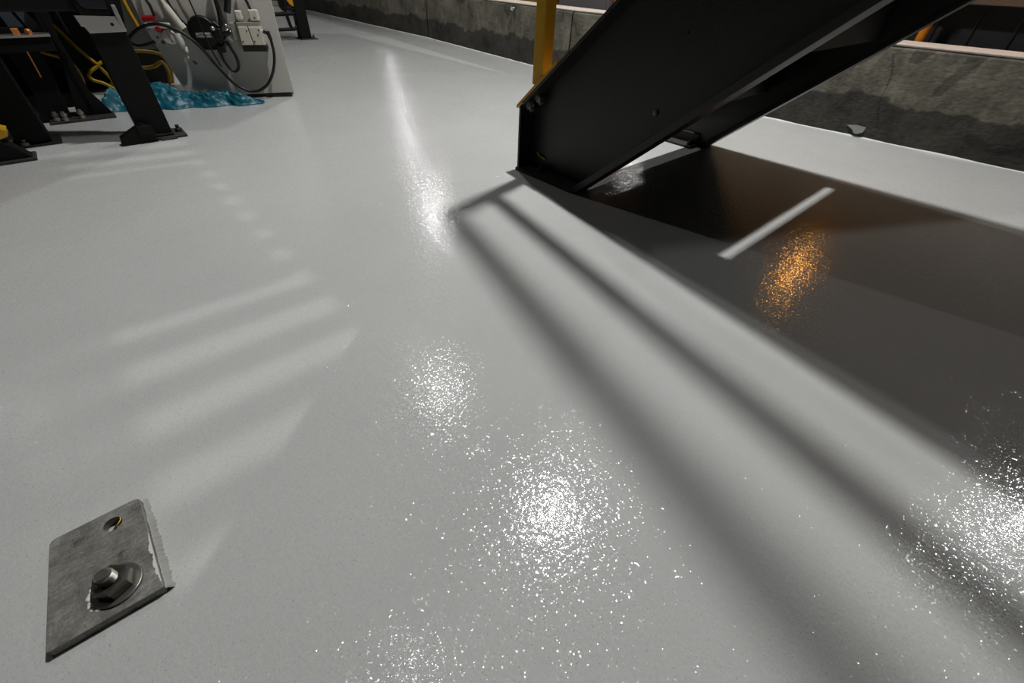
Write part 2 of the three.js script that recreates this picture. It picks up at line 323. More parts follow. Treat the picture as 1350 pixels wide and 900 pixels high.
// ---------------------------------------------------------------- the staircase
const SL = 0.869, topY = a => 0.222 + SL * (a + 1.172), botY = a => SL * (a + 0.915);
const AE = 1.75;                                             // where the flight ends above
{
  const st = thing('steel_staircase', 'black painted steel staircase with channel stringers bolted to the shiny floor', 'staircase');
  function stringer(webIn, webOut, lip) {                     // webIn/webOut: the web's faces, lip: outer edge of the flanges
    const w0 = Math.min(webIn, webOut), w1 = Math.max(webIn, webOut), f0 = Math.min(lip, w0), f1 = Math.max(lip, w1), th = 0.009;
    const k = Math.sqrt(1 + SL * SL), v = th * k;             // vertical depth of a sloping flange
    const g = [
      slabX([[-1.18, 0], [-0.915, 0], [AE, botY(AE)], [AE, topY(AE)], [-1.165, topY(-1.165)], [-1.18, topY(-1.18) - 0.006]], w0, w1),
      slabX([[-1.168, topY(-1.168)], [-1.158, topY(-1.158) - v], [AE, topY(AE) - v], [AE, topY(AE)]], f0, f1, 0.0015),
      slabX([[-0.915, 0], [-0.897, 0], [AE, botY(AE) - 0.012], [AE, botY(AE) + v], [-0.915 - 0.0, 0.012]], f0, f1, 0.0015),
      slabX([[-1.18, 0], [-1.171, 0], [-1.171, topY(-1.171) - 0.004], [-1.18, topY(-1.18) - 0.006]], f0, f1, 0.0015),
    ];
    const m = part('stringer', g, M.blackSteel, st);
    return m;
  }
  const near = stringer(1.158, 1.150, 1.085);
  const far = stringer(1.924, 1.932, 1.990);
  // foot plates with anchor bolts and small fixings
  const fp = part('base_plate', bx(1.082, 1.150, 0, 0.011, -1.186, -0.9, 0.002), M.darkPlate, near);
  part('anchor_bolt', [hexNut(1.122, 0.011, -1.095, 0.019, 0.010, 0, 0.3), cyl([1.122, 0.02, -1.095], [1.122, 0.034, -1.095], 0.006, 0.006, 14), cyl([1.122, 0.011, -1.095], [1.122, 0.0135, -1.095], 0.014, 0.014, 20)], M.blackSteel, near);
  part('bolt_hole', cyl([1.115, 0.0105, -0.985], [1.115, 0.0118, -0.985], 0.006, 0.006, 16), M.plasticBlack, near);
  part('base_plate', bx(1.925, 1.992, 0, 0.011, -1.186, -0.9, 0.002), M.darkPlate, far);
  part('anchor_bolt', [hexNut(1.958, 0.011, -1.095, 0.019, 0.010, 0, 0.1), cyl([1.958, 0.02, -1.095], [1.958, 0.03, -1.095], 0.006, 0.006, 14)], M.blackSteel, far);
  part('base_angle', [bx(1.862, 1.924, 0, 0.010, -1.18, -0.925, 0.002), bx(1.914, 1.924, 0, 0.05, -1.18, -0.925, 0.002)], M.darkPlate, far);
  part('anchor_bolt', [hexNut(1.888, 0.010, -0.945, 0.019, 0.012, 0, 0.1), cyl([1.888, 0.02, -0.945], [1.888, 0.03, -0.945], 0.006, 0.006, 14)], M.blackSteel, far);
  part('screw', [cyl([1.1505, 0.277, -0.697], [1.144, 0.277, -0.697], 0.009, 0.0065, 18), cyl([1.146, 0.277, -0.697], [1.141, 0.277, -0.697], 0.004, 0.004, 12)], M.zincDark, near);
  part('screw', cyl([1.1505, 0.457, -0.66], [1.147, 0.457, -0.66], 0.004, 0.003, 12), M.blackSteel, near);
  part('cable_tie', tube([[1.147, 0.062, -1.142], [1.141, 0.055, -1.122], [1.145, 0.047, -1.098]], 0.0024, 10, 6), M.tieYellow, near, 'short yellow plastic tie');
  // pan treads between the stringers
  const RISE = 0.2, RUN = 0.23, D = 0.246;
  for (let k = 0; k < 11; k++) {
    const y = 0.295 + RISE * k, zr = -0.72 + RUN * k, zf = zr - D;
    if (zr > AE - 0.02) break;
    const t = part('tread', [bx(1.158, 1.924, y - 0.006, y, zf, zr, 0.001), bx(1.158, 1.924, y - 0.05, y - 0.003, zf, zf + 0.006), bx(1.158, 1.924, y - 0.05, y - 0.003, zr - 0.006, zr)], M.blackSteel, st);
    for (const x of [1.158, 1.918]) part('tread_bracket', [bx(x, x + 0.006, y - 0.045, y - 0.006, zf + 0.03, zr - 0.03), bx(x < 1.5 ? x : x - 0.034, x < 1.5 ? x + 0.04 : x + 0.006, y - 0.012, y - 0.006, zf + 0.03, zr + 0.045)], M.blackSteel, t);
    if (k === 2) part('riser_plate', bx(1.158, 1.924, y - RISE - 0.065, y - 0.006, zr - RUN + 0.037, zr - RUN + 0.041), M.blackSteel, t);   // hung clear of the tread below: a slit stays open
    else part('riser_plate', bx(1.158, 1.924, k ? y - RISE : 0.10, y - 0.006, zf + 0.006, zf + 0.010), M.blackSteel, t);
  }
}
// yellow handrail bolted to the top flange of the near stringer
{
  const h = thing('handrail', 'yellow square-tube handrail post and rails bolted on the lower end of the near black stringer', 'handrail');
  const wc = 1.1115, r = 0.0215;
  const line = (a, up) => topY(a) + up;
  const post = (a, up) => part('post', bx(wc - r, wc + r, topY(a) + 0.006, topY(a) + up, a - r, a + r, 0.004), M.yellow, h);
  for (const a of [-1.108, 0.12, 1.35]) {
    post(a, 1.107);
    const pl = part('mounting_plate', slabX([[a - 0.085, topY(a - 0.085)], [a + 0.085, topY(a + 0.085)], [a + 0.085, topY(a + 0.085) + 0.011], [a - 0.085, topY(a - 0.085) + 0.011]], 1.084, 1.152, 0.002), M.yellow, h);
    for (const [da, dw] of [[-0.052, 0.0], [-0.022, 0.012]]) {
      const y = topY(a + da) - 0.012, n = V3(0, 1, -SL).normalize(), c = V3(1.112 + dw, y, a + da);
      const g = hexNut(0, 0, 0, 0.024, 0.016, 0, 0.2); g.applyQuaternion(new THREE.Quaternion().setFromUnitVectors(V3(0, 1, 0), n.clone().negate())); g.translate(c.x, c.y, c.z);
      const e = c.clone().addScaledVector(n, -0.027);
      part('bolt', [g, cyl(c.toArray(), e.toArray(), 0.008, 0.008, 16)], M.zinc, h, 'dull grey nut and bolt end');
    }
  }
  const rail = (name, up) => part(name, cyl([wc, line(-1.108, up), -1.108], [wc, line(AE, up), AE], r, r, 20), M.yellow, h);
  rail('top_rail', 1.107); rail('mid_rail', 0.651);
}

// ---------------------------------------------------------------- anchor plate in the foreground
{
  const C0 = [-0.478, 0.19];                                  // x, forward
  const toLocal = (x, f) => { const X = x - C0[0], Z = -(f - C0[1]); return [CW * X - SW * Z, SW * X + CW * Z]; };  // -> (w, a)
  const base = [C0[0] * CW + C0[1] * SW, C0[0] * SW - C0[1] * CW];
  const t = thing('anchor_plate', 'bare grey steel plate with an anchor bolt and an empty hole in the foreground', 'plate', [base[0], 0, base[1]]);
  const corners = [[-0.561, 0.214], [-0.492, 0.276], [-0.390, 0.169], [-0.470, 0.102]].map(p => toLocal(...p));
  const hole = toLocal(-0.500, 0.238), bolt = toLocal(-0.4425, 0.1685);
  const s = new THREE.Shape(), n = corners.length, cut = 0.009;
  for (let k = 0; k < n; k++) {
    const p = V2(corners[k][0], -corners[k][1]), a = V2(corners[(k + n - 1) % n][0], -corners[(k + n - 1) % n][1]), b = V2(corners[(k + 1) % n][0], -corners[(k + 1) % n][1]);
    const c = k === 1 || k === 0 ? cut : 0.004;
    const p0 = p.clone().lerp(a, c / p.distanceTo(a)), p1 = p.clone().lerp(b, c / p.distanceTo(b));
    if (k) s.lineTo(p0.x, p0.y); else s.moveTo(p0.x, p0.y);
    s.quadraticCurveTo(p.x, p.y, p1.x, p1.y);
  }
  s.closePath();
  const hp = new THREE.Path(); hp.absarc(hole[0], -hole[1], 0.0108, 0, Math.PI * 2, true); s.holes.push(hp);
  const g = new THREE.ExtrudeGeometry(s, { depth: 0.0102, bevelEnabled: true, bevelSize: 0.0009, bevelThickness: 0.0009, bevelOffset: -0.0009, bevelSegments: 2, curveSegments: 24 });
  g.rotateX(-Math.PI / 2); g.translate(0, 0.0009, 0);
  const plate = part('plate', uvMetres(g), M.galv, t);
  const [bw, ba] = bolt;
  part('washer', lathe([[0.011, 0.012], [0.0245, 0.012], [0.0245, 0.0146], [0.0238, 0.0152], [0.011, 0.0152], [0.011, 0.012]], 40).translate(bw, 0, ba), M.zinc, t);
  part('nut', toCreasedNormals(hexNut(bw, 0.0152, ba, 0.030, 0.0155, 0.0088, 0.35), 0.5), M.zincDark, t);
  part('bolt', stud(bw, 0.013, 0.0445, ba, 0.0092), M.zinc, t);
  part('clip', tube([[hole[0] - 0.004, 0.004, hole[1] + 0.005], [hole[0] + 0.001, 0.0085, hole[1] + 0.004], [hole[0] + 0.007, 0.0095, hole[1] - 0.002], [hole[0] + 0.0078, 0.0105, hole[1] - 0.006]], 0.0014, 14, 6), M.brass, t, 'brassy sliver standing in the empty hole');
  // ragged rim of hardened coating along the right edge
  const [c1, c2] = [corners[1], corners[2]]; const rim = [];
  const nrm = V2(c2[1] - c1[1], -(c2[0] - c1[0])).normalize(); if (nrm.x < 0) nrm.negate();
  {
    const n = 90, pos = [], idx = []; let o = 0;
    for (let k = 0; k <= n; k++) {
      const f = k / n, x = c1[0] + (c2[0] - c1[0]) * f, z = c1[1] + (c2[1] - c1[1]) * f; o = 0.6 * o + 0.4 * rnd();
      const reach = 0.003 + 0.007 * o * (0.35 + 0.65 * f), top = 0.004 + 0.005 * o * o + 0.003 * f;
      for (const [d, y] of [[0.0, top], [reach * 0.35, top * (0.85 + 0.15 * rnd())], [reach * 0.8, 0.002 + 0.002 * rnd()], [reach + 0.002 * rnd(), -0.0005]]) pos.push(x + nrm.x * d, y, z + nrm.y * d);
    }
    for (let k = 0; k < n; k++) for (let q = 0; q < 3; q++) { const a = k * 4 + q; idx.push(a, a + 1, a + 4, a + 1, a + 5, a + 4); }
    const g2 = new THREE.BufferGeometry(); g2.setAttribute('position', new THREE.Float32BufferAttribute(pos, 3)); g2.setIndex(idx); g2.computeVertexNormals(); rim.push(g2);
  }
  part('coating_rim', rim, M.rim, t, 'ragged rim of pale coating along one edge');
  const flakes = [];
  {
    const sh = new THREE.Shape(), outer = [], inner = [];
    for (let k = 0; k <= 30; k++) { const f = 0.44 + 0.5 * k / 30, x = c1[0] + (c2[0] - c1[0]) * f, z = c1[1] + (c2[1] - c1[1]) * f, d = 0.0015 + 0.0045 * rnd() * Math.sin(Math.PI * k / 30) ; outer.push([x + nrm.x * -0.0008, z + nrm.y * -0.0008]); inner.push([x - nrm.x * d, z - nrm.y * d]); }
    [...outer, ...inner.reverse()].forEach(([x, z], k) => k ? sh.lineTo(x, -z) : sh.moveTo(x, -z)); sh.closePath();
    const g3 = new THREE.ExtrudeGeometry(sh, { depth: 0.0006, bevelEnabled: false }); g3.rotateX(-Math.PI / 2); g3.translate(0, 0.0119, 0); flakes.push(g3);
  }
  for (let k = 0; k < 26; k++) { const th = 2.2 + rnd() * 1.8, rr = 0.0245 + 0.004 * rnd(); const b = new THREE.IcosahedronGeometry(0.001 + 0.0012 * rnd(), 1); b.scale(1, 0.4, 1); b.translate(bw + rr * Math.cos(th), 0.012, ba - rr * Math.sin(th) * 0.9); flakes.push(b); }
  part('coating_flakes', flakes, M.lip, plate, 'pale flakes of coating near the edge');
}

// ---------------------------------------------------------------- machine frame at left
{
  const t = thing('packing_machine', 'black steel machine standing on square posts at the left edge', 'machine');
  // front right post with silver bracket
  const p1 = part('post', bx(0.095, 0.201, 0.008, 1.1, -2.40, -2.30, 0.004), M.blackFrame, t);
  part('base_plate', bx(0.03, 0.245, 0, 0.009, -2.40, -2.275, 0.002), M.darkPlate, p1);
  part('anchor_bolt', [hexNut(0.228, 0.009, -2.335, 0.022, 0.012, 0, 0.2), cyl([0.228, 0.02, -2.335], [0.228, 0.034, -2.335], 0.007, 0.007, 14)], M.darkPlate, p1);
  part('weld', tube([[0.105, 0.012, -2.297], [0.13, 0.016, -2.295], [0.16, 0.012, -2.297], [0.203, 0.013, -2.296]], 0.006, 20, 7), M.blackFrame, p1);
  part('shim', bx(0.15, 0.205, 0.0, 0.006, -2.285, -2.262, 0.001), M.darkPlate, p1);
  // slanting foot gusset by the post
  const wedge = slabZ([[0.022, 0.0], [0.03, 0.03], [0.108, 0.068], [0.14, 0.05], [0.142, 0.0]], -2.30, -2.265, 0.002);
  part('foot_gusset', [wedge, bx(0.09, 0.14, 0.03, 0.062, -2.268, -2.255, 0.002)], M.blackFrame, p1);
  const br = part('bracket', [slabZ([[0.079, 0.398], [0.188, 0.393], [0.193, 0.350], [0.098, 0.349], [0.092, 0.366], [0.084, 0.369]], -2.298, -2.288, 0.0015, [[0.170, 0.372, 0.0065]]),
    bx(0.190, 0.203, 0.350, 0.425, -2.345, -2.29, 0.003)], M.bright, p1, 'bright bare metal bracket with a round hole');
  part('bolt_hole', cyl([0.170, 0.372, -2.300], [0.170, 0.372, -2.2975], 0.0068, 0.0068, 16), M.plasticBlack, br);
  const box = part('housing', [bx(-0.25, 0.19, 0.408, 0.95, -2.42, -2.31, 0.008)], M.blackFrame, t);
  part('cover', slabZ([[0.10, 0.46], [0.108, 0.425], [0.120, 0.415], [0.178, 0.413], [0.182, 0.46], [0.182, 0.6], [0.10, 0.6]], -2.312, -2.296, 0.003), M.navy, box, 'dark blue rounded cover');
  // left post
  const p2 = part('post', bx(-0.268, -0.172, 0.008, 1.1, -2.55, -2.45, 0.004), M.blackFrame, t);
  part('base_plate', bx(-0.285, -0.145, 0, 0.009, -2.55, -2.435, 0.002), M.darkPlate, p2);
  part('anchor_bolt', [hexNut(-0.246, 0.009, -2.442, 0.02, 0.011, 0, 0.4), cyl([-0.246, 0.018, -2.442], [-0.246, 0.03, -2.442], 0.006, 0.006, 14)], M.zincDark, p2);
  // rear pair of flared legs on a common plate
  const rear = part('base_plate', bx(-0.165, 0.062, 0, 0.010, -2.84, -2.745, 0.002), M.darkPlate, t);
  part('leg', slabZ([[-0.19, 0.010], [-0.165, 0.10], [-0.16, 0.33], [-0.072, 0.33], [-0.066, 0.22], [-0.088, 0.010]], -2.815, -2.80, 0.002), M.blackFrame, rear);
  part('leg', slabZ([[-0.066, 0.010], [-0.052, 0.09], [-0.02, 0.195], [-0.012, 0.40], [0.03, 0.40], [0.012, 0.292], [0.016, 0.20], [0.018, 0.10], [0.058, 0.010]], -2.815, -2.80, 0.002), M.blackFrame, rear);
  part('leg', [bx(-0.02, -0.005, 0.01, 0.42, -2.90, -2.80)], M.blackFrame, rear);
  for (const [x, z] of [[-0.135, -2.765], [-0.108, -2.752], [-0.052, -2.762]]) part('anchor_bolt', [hexNut(x, 0.010, z, 0.02, 0.012, 0, 0.2), cyl([x, 0.02, z], [x, 0.045, z], 0.0075, 0.0075, 14), hexNut(x, 0.028, z, 0.019, 0.01, 0, 0.7)], M.zinc, rear);
  // tray with a thin lip, back plates above it
  const tray = part('tray', bx(-0.40, -0.012, 0.255, 0.305, -2.83, -2.74, 0.003), M.blackFrame, t);
  part('tray_edge', bx(-0.40, -0.008, 0.303, 0.310, -2.84, -2.73, 0.001), M.bright, tray, 'bare metal top edge');
  part('back_plate', slabZ([[-0.115, 0.31], [-0.068, 0.31], [-0.10, 0.42], [-0.13, 0.42]], -2.86, -2.85), M.blueGrey, t);
  part('back_plate', slabZ([[-0.060, 0.31], [-0.012, 0.31], [-0.04, 0.365], [-0.055, 0.42], [-0.085, 0.42]], -2.86, -2.85), M.blueGrey, t);
  part('loop_rail', tube([[-0.40, 0.404, -2.75], [0.01, 0.404, -2.75], [0.035, 0.40, -2.75], [0.046, 0.38, -2.75], [0.05, 0.31, -2.76]], 0.006, 40, 8, 0.1), M.blackFrame, t);
  part('copper_rod', cyl([-0.103, 0.258, -2.74], [-0.107, 0.172, -2.74], 0.0028, 0.0028, 8), M.copper, t, 'thin copper rod');
  // machine body behind the legs, with a low dark backdrop added for shade
  part('body', [bx(-1.6, 0.22, 0.44, 1.15, -3.7, -2.86, 0.01), bx(-1.6, 0.42, 0.0, 0.46, -3.7, -3.42, 0.01)], M.blackFrame, t);
  for (const x of [-1.5, 0.12]) part('post', bx(x - 0.04, x + 0.04, 0, 0.5, -3.66, -3.58, 0.004), M.blackFrame, t);
  part('cross_beam', bx(-1.5, -0.2, 0.41, 0.48, -2.52, -2.45, 0.004), M.blackFrame, t);
  part('post', bx(-1.5, -1.42, 0, 1.1, -2.52, -2.45, 0.004), M.blackFrame, t);
}
// small orange blocks on the tray
for (const [x, l, s] of [[-0.102, 'small square orange block on the black tray, left one', 0.021], [-0.066, 'small rounded orange block on the black tray, right one', 0.019]]) {
  const t = thing('orange_block', l, 'block', [x, 0.309, -2.745]);
  part('block', s > 0.02 ? bx(-s / 2, s / 2, 0, 0.022, -0.012, 0.012, 0.002) : lathe([[0.001, 0], [0.010, 0], [0.011, 0.012], [0.008, 0.019], [0.001, 0.021]], 18), s > 0.02 ? M.orangeWood : M.copper, t);
}
// black foot with a yellow cap, cut by the left edge
{
  const t = thing('floor_stand', 'low black wedge-footed stand with a yellow cap, cut off by the left edge', 'stand', [-0.33, 0, -2.30]);
  part('foot', [slabZ([[-0.25, 0.008], [0.098, 0.008], [0.092, 0.016], [0.066, 0.050], [0.046, 0.068], [-0.25, 0.072]], -0.03, 0.03, 0.002)], M.blackFrame, t);
  part('base_plate', bx(-0.25, 0.106, 0, 0.009, -0.05, 0.045, 0.002), M.darkPlate, t);
  part('cap', slabZ([[-0.25, 0.074], [0.050, 0.074], [0.072, 0.080], [0.078, 0.100], [0.062, 0.108], [-0.25, 0.112]], -0.035, 0.03, 0.003), M.yellow, t, 'yellow cap');
  part('post', bx(-0.25, -0.13, 0.10, 0.9, -0.04, 0.03, 0.003), M.blackFrame, t);
}

// ---------------------------------------------------------------- pneumatic panel
const PT = -0.427;
{
  const t = thing('pneumatic_panel', 'light grey upright metal panel carrying air valves, fittings and a gauge', 'panel', [0.396, 0, -2.95], PT);
  part('panel_plate', [slabZ([[0, 0.012], [0.502, 0.020], [0.512, 0.42], [0.52, 1.15], [-0.10, 1.15], [-0.066, 0.30], [-0.052, 0.23]], -0.012, 0, 0.0015),
    slabZ([[0, 0.012], [0.008, 0.014], [-0.050, 0.29], [-0.09, 1.15], [-0.10, 1.15], [-0.066, 0.30]], -0.05, -0.011)], M.panel, t);
  part('foot', bx(0.36, 0.49, 0, 0.014, -0.05, 0.004, 0.002), M.plasticBlack, t);
  part('foot', bx(0.02, 0.10, 0, 0.014, -0.05, -0.008, 0.002), M.plasticBlack, t);
  part('plinth', bx(0.02, 0.49, 0, 0.019, -0.10, -0.013), M.plasticBlack, t);  // black block added to darken the shadow gap under the panel
  // second, set-back panel carrying the yellow tube
  part('rear_panel', slabZ([[-0.20, 0.206], [0.03, 0.200], [0.03, 1.15], [-0.11, 1.15], [-0.148, 0.394]], -0.115, -0.10, 0.002), M.panelDim, t);
  // filter and regulator unit
  const frl = part('filter_unit', [bx(-0.045, 0.055, 0.300, 0.322, 0.0, 0.05, 0.004), slabZ([[-0.048, 0.290], [-0.005, 0.318], [0.012, 0.30], [0.002, 0.262], [-0.03, 0.240], [-0.045, 0.262]], 0.002, 0.035, 0.003),
    lathe([[0.001, 0], [0.012, 0], [0.016, 0.02], [0.016, 0.06], [0.001, 0.06]], 20).translate(0.068, 0.222, 0.03)], M.panel, t);
  part('screw', [cyl([-0.018, 0.265, 0.035], [-0.018, 0.265, 0.039], 0.005, 0.004, 12), cyl([-0.005, 0.247, 0.03], [-0.005, 0.247, 0.036], 0.008, 0.007, 14)], M.zincDark, frl);
  part('knob', cyl([0.0, 0.338, 0.03], [-0.048, 0.336, 0.03], 0.012, 0.012, 20), M.red, frl, 'dark red knob');
  part('knob', [cyl([0.004, 0.298, 0.03], [0.004, 0.298, 0.058], 0.013, 0.012, 20)], M.red, frl, 'round red button');
  const gauge = part('gauge', lathe([[0.001, 0], [0.024, 0], [0.029, 0.004], [0.029, 0.018], [0.026, 0.020], [0.0255, 0.017], [0.001, 0.017]], 32).rotateX(Math.PI / 2).translate(0.033, 0.268, 0.022), M.cream, frl, 'round pressure gauge with pale face');
  part('dial', lathe([[0.001, 0.0172], [0.025, 0.0172], [0.025, 0.0178], [0.001, 0.0178]], 32).rotateX(Math.PI / 2).translate(0.033, 0.268, 0.022), M.dial, gauge);
  part('needle', bx(-0.001, 0.001, -0.020, 0.016, 0.040, 0.0412).rotateZ(0.35).translate(0.034, 0.268, 0), M.needle, gauge);
  part('bowl', [lathe([[0.001, 0], [0.009, 0.002], [0.011, 0.012], [0.011, 0.028], [0.001, 0.03]], 18).translate(0.074, 0.200, 0.025), cyl([0.07, 0.196, 0.025], [0.072, 0.182, 0.025], 0.005, 0.004, 10)], M.cream, frl, 'cream filter bowl');
  part('slotted_hole', slabZ([[0.078, 0.17], [0.092, 0.165], [0.097, 0.156], [0.09, 0.15], [0.08, 0.158]], 0.0, 0.0025), M.zincDark, t);
  // cylinder, pipes and fittings running up the panel
  part('cylinder', [cyl([0.060, 0.385, 0.025], [0.092, 0.315, 0.025], 0.016, 0.016, 18), cyl([0.047, 0.43, 0.025], [0.062, 0.385, 0.025], 0.009, 0.009, 12), cyl([0.092, 0.315, 0.025], [0.100, 0.298, 0.025], 0.019, 0.019, 18)], M.cream, t);
  part('pipe', [cyl([0.118, 0.420, 0.02], [0.128, 0.365, 0.02], 0.008, 0.008, 12), cyl([0.128, 0.368, 0.02], [0.142, 0.320, 0.02], 0.010, 0.010, 14), cyl([0.142, 0.322, 0.02], [0.150, 0.282, 0.02], 0.008, 0.008, 12)], M.zinc, t);
  part('coupling', [cyl([0.150, 0.276, 0.045], [0.215, 0.276, 0.045], 0.010, 0.010, 18), cyl([0.162, 0.276, 0.045], [0.178, 0.276, 0.045], 0.012, 0.012, 6), cyl([0.186, 0.276, 0.045], [0.206, 0.276, 0.045], 0.012, 0.012, 6)], M.bright, t);
  part('air_motor', [lathe([[0.001, 0], [0.058, 0], [0.063, 0.006], [0.063, 0.026], [0.056, 0.032], [0.001, 0.034]], 32).rotateX(Math.PI / 2).translate(0.178, 0.288, 0.0), bx(0.140, 0.235, 0.215, 0.27, 0.0, 0.03, 0.006)], M.plasticBlack, t, 'black round air motor');
  // black valve cluster
  const clus = [bx(0.226, 0.262, 0.255, 0.305, 0.02, 0.06, 0.008), bx(0.214, 0.25, 0.205, 0.235, 0.02, 0.05, 0.006), cyl([0.222, 0.30, 0.04], [0.268, 0.262, 0.04], 0.012, 0.012, 12), cyl([0.235, 0.325, 0.035], [0.262, 0.30, 0.035], 0.009, 0.009, 12), cyl([0.25, 0.275, 0.045], [0.30, 0.29, 0.045], 0.01, 0.01, 12), cyl([0.262, 0.25, 0.04], [0.235, 0.215, 0.04], 0.008, 0.008, 10)];
  const vc = part('valve_cluster', clus, M.plasticBlack, t);
  for (const g of [new THREE.SphereGeometry(0.010, 14, 10).translate(0.232, 0.303, 0.058), cyl([0.283, 0.298, 0.045], [0.300, 0.288, 0.045], 0.008, 0.006, 6), cyl([0.285, 0.268, 0.05], [0.296, 0.252, 0.05], 0.008, 0.006, 6), new THREE.SphereGeometry(0.006, 12, 8).translate(0.29, 0.315, 0.05)]) part('fitting', g, M.bright, vc);
  // twin cream valve blocks
  const vb = part('valve_block', [slabZ([[0.334, 0.238], [0.385, 0.238], [0.380, 0.312], [0.340, 0.312]], 0.0, 0.06, 0.003), slabZ([[0.389, 0.238], [0.437, 0.238], [0.437, 0.312], [0.384, 0.312]], 0.0, 0.06, 0.003)], M.cream, t, 'pair of cream valve blocks');
  part('valve_body', bx(0.335, 0.436, 0.312, 0.328, 0.004, 0.05, 0.003), M.panelDim, vb);
  part('coil', [bx(0.342, 0.372, 0.334, 0.372, 0.01, 0.05, 0.007), bx(0.350, 0.365, 0.326, 0.336, 0.015, 0.045)], M.cream, vb);
  part('coil', [bx(0.402, 0.442, 0.332, 0.376, 0.008, 0.05, 0.006)], M.cream, vb);
  part('side_block', bx(0.302, 0.336, 0.25, 0.325, 0.0, 0.04, 0.005), M.panelDim, vb);
  for (const [x, y] of [[0.344, 0.252], [0.375, 0.295], [0.396, 0.252], [0.428, 0.298], [0.418, 0.278], [0.425, 0.345]]) part('screw', cyl([x, y, 0.0595], [x, y, 0.0615], 0.0042, 0.0035, 12), M.zincDark, vb);
  part('manifold_base', [bx(0.332, 0.440, 0.211, 0.238, 0.0, 0.058, 0.003), bx(0.432, 0.444, 0.22, 0.23, 0.01, 0.05, 0.002)], M.plasticBlack, vb, 'black manifold base');
  part('elbow', [cyl([0.436, 0.292, 0.04], [0.450, 0.290, 0.04], 0.008, 0.008, 14), cyl([0.450, 0.290, 0.04], [0.462, 0.288, 0.04], 0.011, 0.009, 14), cyl([0.462, 0.292, 0.04], [0.468, 0.258, 0.04], 0.010, 0.008, 14)], M.plasticBlack, vb);
  part('fitting', cyl([0.434, 0.292, 0.04], [0.446, 0.291, 0.04], 0.0095, 0.008, 8), M.bright, vb);
}
const onPanel = ([s, y, z]) => { const c = Math.cos(PT), q = Math.sin(PT); return [0.396 + c * s + q * z, y, -2.95 - q * s + c * z]; };
function hose(name, label, pts, r, mat, cat = 'hose', seg = 90) {
  const w = pts.map(onPanel), b = w[0], t = thing(name, label, cat, [b[0], 0, b[2]]);
  part('tube', tube(w.map(p => [p[0] - b[0], p[1], p[2] - b[2]]), r, seg, 10), mat, t); return t;
}
hose('air_hose', 'thick black air hose sagging in a wide loop in front of the grey panel', [[-0.15, 0.235, -0.02], [-0.135, 0.262, 0.03], [-0.065, 0.304, 0.06], [0.005, 0.321, 0.075], [0.062, 0.310, 0.08], [0.113, 0.281, 0.08], [0.157, 0.230, 0.075], [0.194, 0.151, 0.06], [0.236, 0.080, 0.05], [0.279, 0.047, 0.045], [0.314, 0.037, 0.04], [0.352, 0.043, 0.04], [0.400, 0.074, 0.04], [0.440, 0.131, 0.04], [0.464, 0.197, 0.04], [0.468, 0.262, 0.04]], 0.0068, M.rubber);
hose('air_hose', 'short black hose hanging in a tight U below the valve cluster', [[0.222, 0.222, 0.04], [0.230, 0.170, 0.045], [0.247, 0.134, 0.045], [0.270, 0.130, 0.045], [0.287, 0.152, 0.045], [0.288, 0.190, 0.045], [0.278, 0.225, 0.045], [0.268, 0.255, 0.045]], 0.0068, M.rubber);
hose('air_hose', 'dark hose bending behind the loop at the left edge of the grey panel', [[-0.15, 0.236, -0.02], [-0.12, 0.232, 0.01], [-0.08, 0.238, 0.03], [-0.035, 0.250, 0.035]], 0.0065, M.rubber);
hose('cable', 'thin black cable running straight down the middle of the grey panel', [[0.168, 0.46, 0.05], [0.176, 0.395, 0.052], [0.184, 0.330, 0.058], [0.193, 0.230, 0.06], [0.208, 0.150, 0.05]], 0.0034, M.rubber, 'cable', 50);
hose('cable', 'broad black cable running down to the valve cluster on the grey panel', [[0.273, 0.46, 0.02], [0.277, 0.405, 0.025], [0.274, 0.35, 0.03], [0.264, 0.31, 0.035]], 0.010, M.rubber, 'cable', 40);
hose('cable', 'black cable crossing behind the cream cylinder on the grey panel', [[0.066, 0.46, 0.01], [0.080, 0.385, 0.015], [0.100, 0.335, 0.02], [0.150, 0.275, 0.03]], 0.005, M.rubber, 'cable', 40);
hose('cable', 'black cable dropping to the red knob on the grey panel', [[-0.012, 0.47, 0.01], [-0.010, 0.42, 0.02], [0.002, 0.385, 0.025], [0.004, 0.345, 0.03]], 0.006, M.rubber, 'cable', 40);
hose('cable', 'pair of black leads bundled above the cream valve coils', [[0.345, 0.50, 0.03], [0.34, 0.44, 0.04], [0.326, 0.395, 0.045], [0.312, 0.365, 0.04]], 0.014, M.rubber, 'cable', 40);
hose('cable', 'brown lead rising from the right cream valve coil', [[0.405, 0.50, 0.03], [0.402, 0.44, 0.035], [0.410, 0.40, 0.035], [0.415, 0.372, 0.03]], 0.006, M.rubber, 'cable', 40);
hose('air_tube', 'bright yellow tube running down the set-back panel left of the valves', [[-0.11, 0.50, 0.012], [-0.098, 0.42, 0.012], [-0.094, 0.365, 0.012], [-0.087, 0.318, 0.012], [-0.085, 0.300, 0.012]], 0.0075, M.yellow, 'hose', 40);

